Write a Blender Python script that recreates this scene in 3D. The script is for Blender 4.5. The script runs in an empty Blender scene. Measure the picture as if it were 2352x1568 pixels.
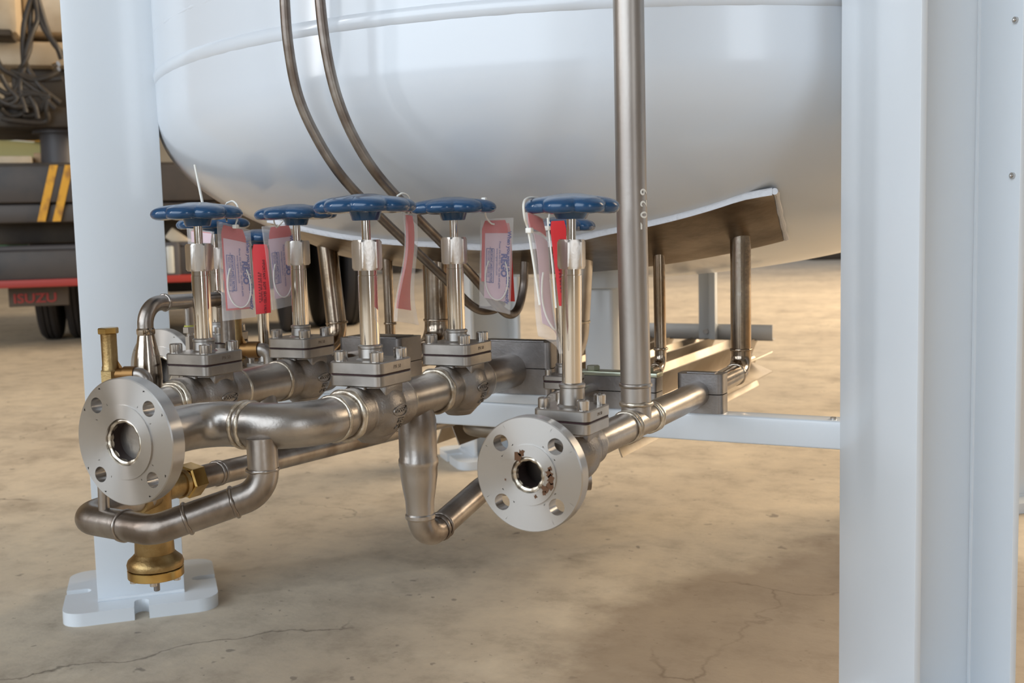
import bpy, bmesh, math, random
from mathutils import Vector, Matrix, Euler, Quaternion
from math import sin, cos, pi, radians, sqrt
random.seed(7)
V = Vector
scn = bpy.context.scene
col = scn.collection

# ------------------------------------------------------------ camera
FPX = 2531.0
PITCH, ROLL, YAW = radians(5.64), radians(-1.43), radians(27.0)
CAM = V((0, 0, .64))
CF = V((-sin(YAW)*cos(PITCH), cos(YAW)*cos(PITCH), -sin(PITCH)))
_r0 = V((cos(YAW), sin(YAW), 0)); _u0 = _r0.cross(CF)
CR = _r0*cos(ROLL) + _u0*sin(ROLL); CU = _u0*cos(ROLL) - _r0*sin(ROLL)
cd = bpy.data.cameras.new('camera'); cam = bpy.data.objects.new('camera', cd); col.objects.link(cam)
M = Matrix((CR, CU, -CF)).transposed().to_4x4(); M.translation = CAM
cam.matrix_world = M
cd.sensor_width = 36; cd.lens = 36*FPX/2352; cd.clip_start = .05; cd.clip_end = 200
cd.dof.use_dof = True; cd.dof.focus_distance = 1.28; cd.dof.aperture_fstop = 10
scn.camera = cam

def ray(px, py): return CF + CR*((px-1176)/FPX) - CU*((py-784)/FPX)
def at(px, py, d): return CAM + ray(px, py)*d              # world point seen at this pixel, d metres deep
def ony(px, py, y): r = ray(px, py); return CAM + r*(y/r.y)
def onz(px, py, z): r = ray(px, py); return CAM + r*((z-CAM.z)/r.z)

# ------------------------------------------------------------ view, world, light
scn.view_settings.view_transform = 'Standard'; scn.view_settings.look = 'None'
scn.view_settings.gamma = 1; scn.view_settings.use_curve_mapping = False
scn.view_settings.exposure = 0.02
w = bpy.data.worlds.new('world'); scn.world = w; w.use_nodes = True
nt = w.node_tree; bg = nt.nodes['Background']
tc = nt.nodes.new('ShaderNodeTexCoord'); sp = nt.nodes.new('ShaderNodeSeparateXYZ')
nt.links.new(tc.outputs['Generated'], sp.inputs[0])
rp = nt.nodes.new('ShaderNodeValToRGB'); nt.links.new(sp.outputs['Z'], rp.inputs[0])
e_ = rp.color_ramp.elements
e_[0].position = 0.0; e_[0].color = (.26, .235, .20, 1)
e_[1].position = .5; e_[1].color = (.58, .66, .78, 1)
k_ = e_.new(.12); k_.color = (.30, .28, .26, 1)
nt.links.new(rp.outputs[0], bg.inputs[0]); bg.inputs[1].default_value = .66

def area(name, loc, target, sx, sy, power, color):
    l = bpy.data.lights.new(name, 'AREA'); l.shape = 'RECTANGLE'; l.size = sx; l.size_y = sy
    l.energy = power; l.color = color
    o = bpy.data.objects.new(name, l); col.objects.link(o); o.location = loc
    o.rotation_euler = (V(target)-V(loc)).to_track_quat('-Z', 'Y').to_euler(); return o
# daylight through the big door behind the camera, sunlit yard through the far door
area('door_daylight', (-2.2, -6.5, 3.9), (-.8, 1.2, .5), 9.0, 6.6, 640, (.78, .89, 1.0))
area('side_daylight', (6.0, -4.0, 2.2), (-.8, 1.5, .6), 1.2, 4.2, 70, (.84, .92, 1.0))
area('window_daylight', (-4.9, -2.6, 2.8), (-.9, 1.2, .8), .30, 3.0, 60, (.95, .97, 1.0))
area('far_door_sunlight', (4.5, 11.5, 5.2), (-.4, 5.5, 0), 7, 5, 2300, (1.0, .80, .56))

# ------------------------------------------------------------ materials
def mat(name, color, rough=.5, metal=0.0, noise=None, bump=None, **kw):
    m = bpy.data.materials.new(name); m.use_nodes = True
    n = m.node_tree.nodes; L = m.node_tree.links; b = n['Principled BSDF']
    b.inputs['Base Color'].default_value = (*color, 1); b.inputs['Roughness'].default_value = rough
    b.inputs['Metallic'].default_value = metal
    for k, v in kw.items():
        b.inputs[k.replace('_', ' ')].default_value = v
    tcn = n.new('ShaderNodeTexCoord')
    if noise:      # (second colour, scale, low, high, stretch)
        c2, sc, lo, hi, st = noise
        mp = n.new('ShaderNodeMapping'); L.new(tcn.outputs['Object'], mp.inputs[0]); mp.inputs['Scale'].default_value = st
        nz = n.new('ShaderNodeTexNoise'); nz.inputs['Scale'].default_value = sc; nz.inputs['Detail'].default_value = 6
        L.new(mp.outputs[0], nz.inputs['Vector'])
        r = n.new('ShaderNodeValToRGB'); L.new(nz.outputs[0], r.inputs[0])
        r.color_ramp.elements[0].position = lo; r.color_ramp.elements[1].position = hi
        r.color_ramp.elements[0].color = (*c2, 1); r.color_ramp.elements[1].color = (*color, 1)
        L.new(r.outputs[0], b.inputs['Base Color'])
    if bump:       # (scale, strength)
        nb = n.new('ShaderNodeTexNoise'); nb.inputs['Scale'].default_value = bump[0]; nb.inputs['Detail'].default_value = 4
        L.new(tcn.outputs['Object'], nb.inputs['Vector'])
        bp = n.new('ShaderNodeBump'); bp.inputs['Strength'].default_value = bump[1]; bp.inputs['Distance'].default_value = .002
        L.new(nb.outputs[0], bp.inputs['Height']); L.new(bp.outputs[0], b.inputs['Normal'])
    return m
one = (1, 1, 1)
WHITE = mat('white_paint', (.70, .745, .79), .28, bump=(90, .05), Coat_Weight=.3, Coat_Roughness=.12)
TANKW = mat('tank_white_paint', (.70, .745, .80), .28, bump=(30, .05), Coat_Weight=.5, Coat_Roughness=.12)
PIPE = mat('stainless_pipe', (.51, .475, .44), .34, 1, noise=((.30, .265, .235), 14, .35, .7, one), bump=(240, .10))
DARKPIPE = mat('heat_stained_pipe', (.45, .41, .375), .33, 1, noise=((.20, .16, .13), 16, .38, .62, (1, 1, .6)), bump=(200, .10))
SHINY = mat('polished_tube', (.58, .52, .45), .17, 1, noise=((.30, .215, .14), 12, .4, .65, (1, 1, .5)), bump=(60, .12))
TUBE = mat('bent_tubing', (.36, .325, .29), .40, 1, noise=((.22, .18, .155), 30, .4, .65, one))
CAST = mat('cast_steel', (.42, .385, .355), .40, 1, noise=((.25, .22, .195), 20, .35, .7, one), bump=(420, .22))
MACH = mat('machined_steel', (.50, .47, .44), .36, 1, noise=((.40, .37, .34), 35, .4, .7, one))
POL = mat('ground_stainless', (.78, .71, .63), .09, 1)
BOLT = mat('bolt_steel', (.58, .55, .52), .25, 1)
HEX = mat('nut_steel', (.62, .57, .52), .30, 1, bump=(300, .06))
WELD = mat('weld_bead', (.80, .73, .61), .36, 1, noise=((.44, .38, .31), 60, .4, .7, one), bump=(160, .5))
BRASS = mat('cast_brass', (.46, .33, .155), .40, 1, noise=((.24, .145, .055), 30, .35, .65, one), bump=(400, .15))
BRASSM = mat('machined_brass', (.62, .42, .15), .24, 1, noise=((.34, .20, .06), 22, .35, .55, one))
BRASSD = mat('dark_brass', (.24, .13, .05), .4, 1)
BLUE = mat('blue_enamel', (.008, .058, .148), .22, bump=(120, .06), Coat_Weight=.4, Coat_Roughness=.1)
RED = mat('red_card', (.62, .008, .012), .5)
INK = mat('black_ink', (.03, .005, .008), .6)
INKB = mat('blue_ink', (.03, .04, .30), .6)
PAPER = mat('pinkish_paper', (.72, .50, .58), .6)
POLY = mat('clear_plastic', (.90, .86, .84), .25, Alpha=.25)
TIE = mat('nylon', (.86, .84, .78), .4)
BLOCK = mat('clamp_steel', (.33, .31, .30), .40, 1, noise=((.22, .205, .20), 25, .4, .7, one), bump=(260, .12))
ZINC = mat('zinc_plate', (.46, .48, .38), .36, 1)
DARKPLATE = mat('patch_plate', (.30, .235, .17), .34, 1, noise=((.10, .07, .045), 9, .35, .65, (1, 1, 1)), bump=(80, .2))
CUT = mat('ground_plate_edge', (.60, .60, .62), .45, 0.3, bump=(200, .4))
ALU = mat('mill_aluminium', (.44, .39, .33), .50, 1, noise=((.30, .25, .19), 8, .4, .6, one))
BLACKIN = mat('bore_dark', (.035, .022, .02), .55, .5)  # very dark brown for the inside of the flange bores
STAMP = mat('stamped_grey', (.24, .20, .165), .5, .8)
RUST = mat('rust_spot', (.10, .04, .012), .7)
RUBBER = mat('tyre_rubber', (.028, .025, .025), .75, bump=(60, .3))
TBLK = mat('truck_black_paint', (.035, .034, .036), .5, noise=((.06, .05, .045), 6, .45, .7, one))
TDRK = mat('greasy_frame', (.028, .020, .015), .6, noise=((.06, .045, .03), 5, .4, .7, one))
TGRY = mat('crane_grey_paint', (.085, .08, .085), .5)
TCRM = mat('crane_cream_paint', (.70, .60, .45), .55, noise=((.48, .38, .26), 3, .4, .7, one))
YEL = mat('yellow_paint', (.68, .36, .03), .5, noise=((.35, .17, .03), 14, .3, .5, one))
TRED = mat('red_paint', (.36, .035, .025), .5)
FLAP = mat('mud_flap', (.10, .075, .055), .7)
HOSE = mat('hydraulic_hose', (.035, .028, .022), .5)
GRNW = mat('green_wall_paint', (.42, .46, .26), .7)
BEIGE = mat('beige_wall', (.50, .44, .34), .8, noise=((.42, .36, .27), 1.2, .4, .6, one))
CRATE = mat('plywood', (.60, .38, .20), .6)
GLASS = mat('lamp_glass', (.6, .6, .55), .15)
ROOFM = mat('roof_sheet', (.34, .35, .36), .6)
LITWIN = mat('window_pane', (.85, .9, .95), .2)
LITWIN.node_tree.nodes['Principled BSDF'].inputs['Emission Color'].default_value = (.9, .95, 1, 1)
LITWIN.node_tree.nodes['Principled BSDF'].inputs['Emission Strength'].default_value = .7
# turned flange faces: radial sheen
def turned(name, c):
    m = mat(name, c, .32, 1)
    n = m.node_tree.nodes; L = m.node_tree.links; b = n['Principled BSDF']
    t = n.new('ShaderNodeTexCoord'); x = n.new('ShaderNodeVectorMath'); x.operation = 'CROSS_PRODUCT'
    L.new(t.outputs['Object'], x.inputs[0]); x.inputs[1].default_value = (0, 1, 0)
    z = n.new('ShaderNodeVectorMath'); z.operation = 'NORMALIZE'; L.new(x.outputs[0], z.inputs[0])
    L.new(z.outputs[0], b.inputs['Tangent']); b.inputs['Anisotropic'].default_value = .85; b.inputs['Anisotropic Rotation'].default_value = .25
    return m
TURN = turned('turned_flange_steel', (.50, .475, .45))

def floor_material():
    m = bpy.data.materials.new('stained_concrete'); m.use_nodes = True
    n = m.node_tree.nodes; L = m.node_tree.links; b = n['Principled BSDF']
    g = n.new('ShaderNodeNewGeometry')
    def nz(scale, detail=6, rough=.6, off=0):
        mp = n.new('ShaderNodeMapping'); mp.inputs['Location'].default_value = (off, off*.7, 0)
        L.new(g.outputs['Position'], mp.inputs[0])
        t = n.new('ShaderNodeTexNoise'); t.inputs['Scale'].default_value = scale; t.inputs['Detail'].default_value = detail
        t.inputs['Roughness'].default_value = rough; L.new(mp.outputs[0], t.inputs['Vector']); return t.outputs[0]
    def ramp(src, stops):
        r = n.new('ShaderNodeValToRGB'); L.new(src, r.inputs[0]); e = r.color_ramp.elements
        while len(e) < len(stops): e.new(.5)
        for i, (p, c) in enumerate(stops): e[i].position = p; e[i].color = (*c, 1)
        return r.outputs[0]
    def mix(a, bb, f, mode='MIX'):
        x = n.new('ShaderNodeMix'); x.data_type = 'RGBA'; x.blend_type = mode
        for s, v in ((0, f), (6, a), (7, bb)):
            if hasattr(v, 'links'): L.new(v, x.inputs[s])
            elif s == 0: x.inputs[0].default_value = v
            else: x.inputs[s].default_value = (*v, 1)
        return x.outputs[2]
    base = ramp(nz(1.1, 5), [(.30, (.43, .37, .295)), (.5, (.53, .46, .365)), (.72, (.61, .53, .415))])
    fine = ramp(nz(9, 10, .72), [(.30, (.66, .64, .62)), (.50, (.97, .96, .95)), (.7, (1.12, 1.10, 1.06))])
    c = mix(base, fine, 1.0, 'MULTIPLY')
    dark = ramp(nz(2.3, 8, .62, 5.3), [(.58, (0, 0, 0)), (.72, (1, 1, 1))])
    c = mix(c, (.20, .155, .115), mix((0, 0, 0), dark, .55))
    spots = ramp(nz(26, 2, .5, 2.1), [(.70, (0, 0, 0)), (.74, (1, 1, 1))])
    c = mix(c, (.12, .10, .085), mix((0, 0, 0), spots, .6))
    pits = ramp(nz(62, 3, .55, 8.8), [(.69, (0, 0, 0)), (.72, (1, 1, 1))])
    c = mix(c, (.14, .115, .09), mix((0, 0, 0), pits, .65))
    streak = ramp(nz(4.5, 7, .7, 21.0), [(.56, (0, 0, 0)), (.64, (1, 1, 1))])
    c = mix(c, (.68, .61, .50), mix((0, 0, 0), streak, .22))
    white = ramp(nz(17, 3, .6, 11.7), [(.735, (0, 0, 0)), (.76, (1, 1, 1))])
    c = mix(c, (.62, .58, .50), mix((0, 0, 0), white, .7))
    # hairline cracks
    vo = n.new('ShaderNodeTexVoronoi'); vo.feature = 'DISTANCE_TO_EDGE'; vo.inputs['Scale'].default_value = .8
    mp = n.new('ShaderNodeMapping'); L.new(g.outputs['Position'], mp.inputs[0])
    wv = n.new('ShaderNodeTexNoise'); wv.inputs['Scale'].default_value = 6; wv.inputs['Detail'].default_value = 6; L.new(mp.outputs[0], wv.inputs['Vector'])
    va = n.new('ShaderNodeVectorMath'); va.operation = 'MULTIPLY_ADD'; L.new(wv.outputs[1], va.inputs[0]); va.inputs[1].default_value = (.25, .25, .25); L.new(mp.outputs[0], va.inputs[2])
    L.new(va.outputs[0], vo.inputs['Vector'])
    cr = ramp(vo.outputs[0], [(.0, (1, 1, 1)), (.0030, (0, 0, 0))])
    msk = ramp(nz(1.3, 2, .5, 3.3), [(.5, (0, 0, 0)), (.56, (1, 1, 1))])
    c = mix(c, (.10, .08, .06), mix((0, 0, 0), mix(cr, msk, 1.0, 'MULTIPLY'), .75))
    # shade under the tank and a damp stain, both painted into the slab, irregular outline
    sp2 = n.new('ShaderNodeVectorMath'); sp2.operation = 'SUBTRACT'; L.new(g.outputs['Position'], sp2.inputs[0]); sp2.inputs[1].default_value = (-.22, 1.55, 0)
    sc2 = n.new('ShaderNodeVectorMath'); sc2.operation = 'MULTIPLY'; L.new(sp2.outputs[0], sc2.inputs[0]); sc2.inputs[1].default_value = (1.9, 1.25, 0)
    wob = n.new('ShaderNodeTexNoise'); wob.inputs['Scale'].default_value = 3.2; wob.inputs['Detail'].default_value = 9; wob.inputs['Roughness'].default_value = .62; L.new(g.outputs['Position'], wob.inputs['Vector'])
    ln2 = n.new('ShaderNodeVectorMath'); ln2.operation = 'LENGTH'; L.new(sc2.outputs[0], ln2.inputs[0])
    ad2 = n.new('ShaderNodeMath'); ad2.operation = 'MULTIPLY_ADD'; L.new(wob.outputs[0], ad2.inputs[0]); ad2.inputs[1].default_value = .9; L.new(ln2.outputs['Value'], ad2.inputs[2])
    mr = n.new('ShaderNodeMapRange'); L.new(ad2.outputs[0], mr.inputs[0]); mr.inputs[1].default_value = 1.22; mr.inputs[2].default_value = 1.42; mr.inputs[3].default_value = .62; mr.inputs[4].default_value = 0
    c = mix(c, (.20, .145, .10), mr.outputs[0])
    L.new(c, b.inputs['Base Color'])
    b.inputs['Roughness'].default_value = .62; b.inputs['Specular IOR Level'].default_value = .35
    bp = n.new('ShaderNodeBump'); bp.inputs['Strength'].default_value = .25; bp.inputs['Distance'].default_value = .003
    L.new(nz(60, 6), bp.inputs['Height']); L.new(bp.outputs[0], b.inputs['Normal'])
    return m
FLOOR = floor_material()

# ------------------------------------------------------------ mesh helpers
def basis(d):
    d = V(d).normalized(); a = V((0, 0, 1)) if abs(d.z) < .9 else V((0, 1, 0))
    x = a.cross(d).normalized(); return x, d.cross(x), d

class MB:
    def __init__(s): s.bm = bmesh.new()
    def faces(s, vs, fs):
        v = [s.bm.verts.new(p) for p in vs]
        for f in fs:
            try: s.bm.faces.new([v[i] for i in f])
            except ValueError: pass
        return v
    def box(s, lo, hi, bevel=0, seg=2, rot=None, pivot=None):
        lo, hi = V(lo), V(hi)
        r = bmesh.ops.create_cube(s.bm, size=1)['verts']
        c = (lo+hi)/2; d = hi-lo
        for v in r: v.co = V((v.co.x*d.x, v.co.y*d.y, v.co.z*d.z)) + c
        if bevel:
            es = list({e for v in r for e in v.link_edges})
            g = bmesh.ops.bevel(s.bm, geom=es, offset=bevel, segments=seg, profile=.5, affect='EDGES')
            r = list({v for f in g['faces'] for v in f.verts} | {v for v in r if v.is_valid})
        if rot is not None:
            p = V(pivot) if pivot is not None else c
            for v in r: v.co = rot @ (v.co-p) + p
        return r
    def rings(s, rings, closed=True, cap0=True, cap1=True):
        R = [[s.bm.verts.new(p) for p in r] for r in rings]; n = len(R[0])
        for a, b in zip(R, R[1:]):
            for i in range(n if closed else n-1):
                j = (i+1) % n; s.bm.faces.new((a[i], a[j], b[j], b[i]))
        if cap0: s.bm.faces.new(list(reversed(R[0])))
        if cap1: s.bm.faces.new(R[-1])
        return R
    def lathe(s, prof, o, d, n=40, cap=True):       # prof: (distance along d, radius)
        x, y, z = basis(d); o = V(o)
        s.rings([[o + z*h + x*(r*cos(2*pi*i/n)) + y*(r*sin(2*pi*i/n)) for i in range(n)] for h, r in prof], cap0=cap, cap1=cap)
    def cyl(s, a, b, r, r2=None, n=32, ch=0):
        a, b = V(a), V(b); L = (b-a).length; r2 = r if r2 is None else r2
        p = [(0, r), (L, r2)] if not ch else [(0, r-ch), (ch, r), (L-ch, r2), (L, r2-ch)]
        s.lathe(p, a, b-a, n)
    def prism(s, pts, z0, z1, ch=0, M=None):        # 2-D outline extruded in z
        M = M or Matrix.Identity(4); n = len(pts)
        c = V((sum(p[0] for p in pts)/n, sum(p[1] for p in pts)/n, 0))
        def ring(z, k): return [M @ V((c.x+(p[0]-c.x)*k, c.y+(p[1]-c.y)*k, z)) for p in pts]
        rad = max(abs(p[0]-c.x) for p in pts); k = 1-ch/rad if rad else 1
        s.rings([ring(z0, k), ring(z0+ch, 1), ring(z1-ch, 1), ring(z1, k)] if ch else [ring(z0, 1), ring(z1, 1)])
    def sweep(s, path, r, n=20, cap=True):
        path = [V(p) for p in path]; rs = r if isinstance(r, (list, tuple)) else [r]*len(path)
        t = [(path[min(i+1, len(path)-1)]-path[max(i-1, 0)]).normalized() for i in range(len(path))]
        x, y, _ = basis(t[0]); out = []
        for i, p in enumerate(path):
            if i:
                q = t[i-1].rotation_difference(t[i]); x = q @ x
            yy = t[i].cross(x)
            out.append([p + x*(rs[i]*cos(2*pi*k/n)) + yy*(rs[i]*sin(2*pi*k/n)) for k in range(n)])
        s.rings(out, cap0=cap, cap1=cap)
    def torus(s, c, d, R, r, n=40, m=10, wob=0):
        x, y, z = basis(d); c = V(c)
        rs = []
        for i in range(n):
            a = 2*pi*i/n; u = x*cos(a)+y*sin(a); k = 1+.6*wob*sin(i*1.1)
            rs.append([c + u*(R + r*k*cos(2*pi*j/m)) + z*(r*k*1.25*sin(2*pi*j/m)) for j in range(m)])
        rs.append(rs[0])
        R_ = [[s.bm.verts.new(p) for p in q] for q in rs[:-1]]
        for i in range(n):
            a, b = R_[i], R_[(i+1) % n]
            for j in range(m): s.bm.faces.new((a[j], a[(j+1) % m], b[(j+1) % m], b[j]))
    def ball(s, c, r, sc=(1, 1, 1), seg=32):
        g = bmesh.ops.create_uvsphere(s.bm, u_segments=seg, v_segments=seg//2, radius=r)['verts']
        for v in g: v.co = V((v.co.x*sc[0], v.co.y*sc[1], v.co.z*sc[2])) + V(c)
    def build(s, name, m, parent=None, label=None, angle=32):
        bm = s.bm
        bmesh.ops.recalc_face_normals(bm, faces=bm.faces[:])
        if parent is not None:
            root = parent
            off = V((0, 0, 0))
            while root is not None: off += root.location; root = root.parent
            if off.length and not parent.get('local'):
                for v in bm.verts: v.co -= off
        for f in bm.faces: f.smooth = True
        lim = radians(angle)
        for e in bm.edges:
            if len(e.link_faces) == 2 and e.calc_face_angle(0) > lim: e.smooth = False
        me = bpy.data.meshes.new(name); bm.to_mesh(me); bm.free()
        me.materials.append(m)
        o = bpy.data.objects.new(name, me); col.objects.link(o)
        if parent is not None:
            o.parent = parent
            if parent.get('local'): o['local'] = 1
        if label: o['label'] = label
        return o

def thing(name, label, cat, loc=(0, 0, 0), group=None, local=False, rotz=0):
    o = bpy.data.objects.new(name, None); col.objects.link(o); o.location = loc
    o.empty_display_size = .02; o.rotation_euler.z = rotz
    o['label'] = label; o['category'] = cat
    if group: o['group'] = group
    if local: o['local'] = 1
    return o
def tag(o, label, cat, group=None):
    o['label'] = label; o['category'] = cat
    if group: o['group'] = group
    return o
def struct(o): o['kind'] = 'structure'; return o
def fillet(pts, rad, seg=10):
    pts = [V(p) for p in pts]; out = [pts[0]]
    for i in range(1, len(pts)-1):
        r = rad[i-1] if isinstance(rad, (list, tuple)) else rad
        a, p, b = pts[i-1], pts[i], pts[i+1]
        u, v = (a-p).normalized(), (b-p).normalized(); th = u.angle(v)
        if r <= 0 or th > pi-.01: out.append(p); continue
        t = r/math.tan(th/2); c = p + (u+v).normalized()*(r/sin(th/2))
        s0, s1 = p+u*t-c, p+v*t-c; ang = s0.angle(s1); ax = s0.cross(s1).normalized()
        for k in range(seg+1): out.append(c + Quaternion(ax, ang*k/seg) @ s0)
    out.append(pts[-1]); return out
def spline(pts, n=10):
    P = [V(p) for p in pts]; P = [P[0]*2-P[1]] + P + [P[-1]*2-P[-2]]; out = []
    for i in range(1, len(P)-2):
        for k in range(n):
            t = k/n
            out.append(.5*((2*P[i]) + (P[i+1]-P[i-1])*t + (2*P[i-1]-5*P[i]+4*P[i+1]-P[i+2])*t*t + (3*P[i]-P[i-1]-3*P[i+1]+P[i+2])*t**3))
    out.append(P[-2]); return out
def rsq(h, r, n=6):      # rounded square outline
    out = []
    for q in range(4):
        cx, cy = [(1, 1), (-1, 1), (-1, -1), (1, -1)][q]
        for k in range(n+1):
            a = pi/2*(q + k/n); out.append((cx*(h-r)+r*cos(a), cy*(h-r)+r*sin(a)))
    return out
def text_mesh(s, size, depth=0.0, bold=0.0):
    cu = bpy.data.curves.new('txt', 'FONT'); cu.body = s; cu.size = size; cu.extrude = depth; cu.offset = bold
    cu.align_x = 'CENTER'; cu.align_y = 'CENTER'; cu.resolution_u = 3
    o = bpy.data.objects.new('txt', cu); col.objects.link(o)
    dg = bpy.context.evaluated_depsgraph_get(); me = bpy.data.meshes.new_from_object(o.evaluated_get(dg))
    bpy.data.objects.remove(o); bpy.data.curves.remove(cu); return me
def add_text(name, s, size, fmap, m, parent, depth=.0003, bold=0.0):
    me = text_mesh(s, size, depth, bold)
    off = V((0, 0, 0)); root = parent
    if not parent.get('local'):
        while root is not None: off += root.location; root = root.parent
    for v in me.vertices: v.co = fmap(v.co.x, v.co.y, v.co.z) - off
    me.materials.clear(); me.materials.append(m); me.name = name
    o = bpy.data.objects.new(name, me); col.objects.link(o); o.parent = parent
    return o

# ------------------------------------------------------------ setting
def slab(name, lo, hi, m):
    b = MB(); b.box(lo, hi); return struct(b.build(name, m))
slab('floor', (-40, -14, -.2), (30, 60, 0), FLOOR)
slab('ceiling', (-17, -14, 8.5), (20, 14, 8.7), ROOFM)
slab('wall_left', (-17.2, -14, 0), (-17, 40, 8.5), BEIGE)
slab('wall_front', (-17, -14.2, 5.5), (20, -14, 8.5), BEIGE)
for i, (y0, y1, z0, z1, mm) in enumerate(((8.0, 14.45, 2.2, 3.2, LITWIN), (26, 30, 2.4, 4.5, LITWIN))):
    b = MB(); b.box((-16.99, y0, z0), (-16.95, y1, z1), 0); f = struct(b.build('window_%d' % (i+1), GRNW))
    b = MB(); b.box((-16.96, y0+.2, z0+.3), (-16.93, y1-.2, z0+.62)); b.build('window_pane', mm, f)
b = MB(); b.box((-16.9, 2, 2.50), (-16.7, 16, 2.76)); struct(b.build('trim_1', YEL))

# ------------------------------------------------------------ tank
TX, TY, TR, TE, TZ = -.82, 2.07, .862, .309, .854
def tank_z(x, y, d=0.0):
    q = sqrt((x-TX)**2+(y-TY)**2)/TR        # dished head, slightly flatter than an ellipse
    return TZ - TE*sqrt(max(0.0, 1-min(1, q)**2)) - d
tank = thing('storage_tank', 'large glossy white upright cryogenic tank with domed bottom standing on four legs', 'tank', (TX, TY, .545))
b = MB()
prof = [(tank_z(TX+TR*sin(a), TY), TR*sin(a)) for a in [radians(90*k/36) for k in range(1, 37)]]
prof += [(.895, TR), (.93, TR), (2.3, TR), (2.9, TR*.7), (3.0, .02)]
b.lathe([(p[0], p[1]) for p in prof], (TX, TY, 0), (0, 0, 1), n=128)
b.build('shell', TANKW, tank, angle=50)
b = MB()
for z, r in ((.915, .010), (.985, .004)):
    n = 220; R = []
    for i in range(n):
        a = 2*pi*i/n; u = V((cos(a), sin(a), 0)); k = 1+.18*sin(i*2.3)*sin(i*.7)
        R.append([V((TX, TY, z)) + u*(TR-.002+r*.55*k*cos(2*pi*j/8)) + V((0, 0, r*1.15*sin(2*pi*j/8))) for j in range(8)])
    vs = [[b.bm.verts.new(p) for p in q] for q in R]
    for i in range(n):
        for j in range(8): b.bm.faces.new((vs[i][j], vs[i][(j+1) % 8], vs[(i+1) % n][(j+1) % 8], vs[(i+1) % n][j]))
b.build('weld_seam', TANKW, tank, 'painted girth weld around the tank', angle=60)
# stainless patch plate under the head through which the pipes pass
pl = MB(); nx, ny = 48, 10
FE = [(-1.215, .676), (-1.116, .657), (-.963, .634), (-.883, .626), (-.777, .619), (-.697, .622), (-.633, .633), (-.527, .656), (-.433, .676), (-.361, .690)]
def fz(x):
    for (a, za), (c, zc) in zip(FE, FE[1:]):
        if x <= c: return za+(zc-za)*max(0, (x-a))/(c-a)
    return FE[-1][1]
def pt(i, j, d):
    u, v = i/nx, j/ny
    x = -1.215 + (.855-.028*v)*u; y = 1.485 + .185*v
    # smoothed front profile easing into the tank curve at the back
    zf = (fz(x-.03)+fz(x)+fz(x+.03))/3
    k = (1-v)**2
    return V((x, y, min((zf*k + tank_z(x, y, .004)*(1-k)), tank_z(x, y, .001)) - d))
top = [[pl.bm.verts.new(pt(i, j, 0)) for j in range(ny+1)] for i in range(nx+1)]
bot = [[pl.bm.verts.new(pt(i, j, .0070)) for j in range(ny+1)] for i in range(nx+1)]
for i in range(nx):
    for j in range(ny):
        pl.bm.faces.new((top[i][j], top[i+1][j], top[i+1][j+1], top[i][j+1]))
        pl.bm.faces.new((bot[i][j], bot[i][j+1], bot[i+1][j+1], bot[i+1][j]))
for i in range(nx):
    pl.bm.faces.new((top[i][0], bot[i][0], bot[i+1][0], top[i+1][0])); pl.bm.faces.new((top[i][ny], top[i+1][ny], bot[i+1][ny], bot[i][ny]))
for j in range(ny):
    pl.bm.faces.new((top[0][j], top[0][j+1], bot[0][j+1], bot[0][j])); pl.bm.faces.new((top[nx][j], bot[nx][j], bot[nx][j+1], top[nx][j+1]))
plate = pl.build('pipe_patch_plate', DARKPLATE, tank, 'brown stainless plate under the tank with a pale cut edge')
eb = MB(); eb.rings([[pt(i, 0, q[1]) + V((0, -.001*q[0]-.0003, 0)) for q in ((0, -.003), (1, -.001), (1, .0070), (0, .0070))] for i in range(nx+1)])
eb.build('cut_edge', CUT, plate)
eb = MB()
for i in range(nx-2):
    a0, a1 = pt(i, 0, -.003), pt(i+1, 0, -.003); y2 = 1.470
    c0, c1 = V((a0.x, y2, tank_z(a0.x, y2)+.002)), V((a1.x, y2, tank_z(a1.x, y2)+.002))
    if c0.z < a0.z: c0.z = a0.z+.001
    if c1.z < a1.z: c1.z = a1.z+.001
    eb.faces([a0, a1, c1, c0], [(0, 1, 2, 3)])
bmesh.ops.remove_doubles(eb.bm, verts=eb.bm.verts[:], dist=1e-5)
eb.build('fillet_weld', TANKW, plate)
eb = MB(); eb.sweep([pt(nx, j, .002)+V((.003, 0, 0)) for j in range(ny+1)], [.0045+.001*sin(j*2.1) for j in range(ny+1)], n=10)
eb.build('end_weld', CUT, plate)

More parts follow.
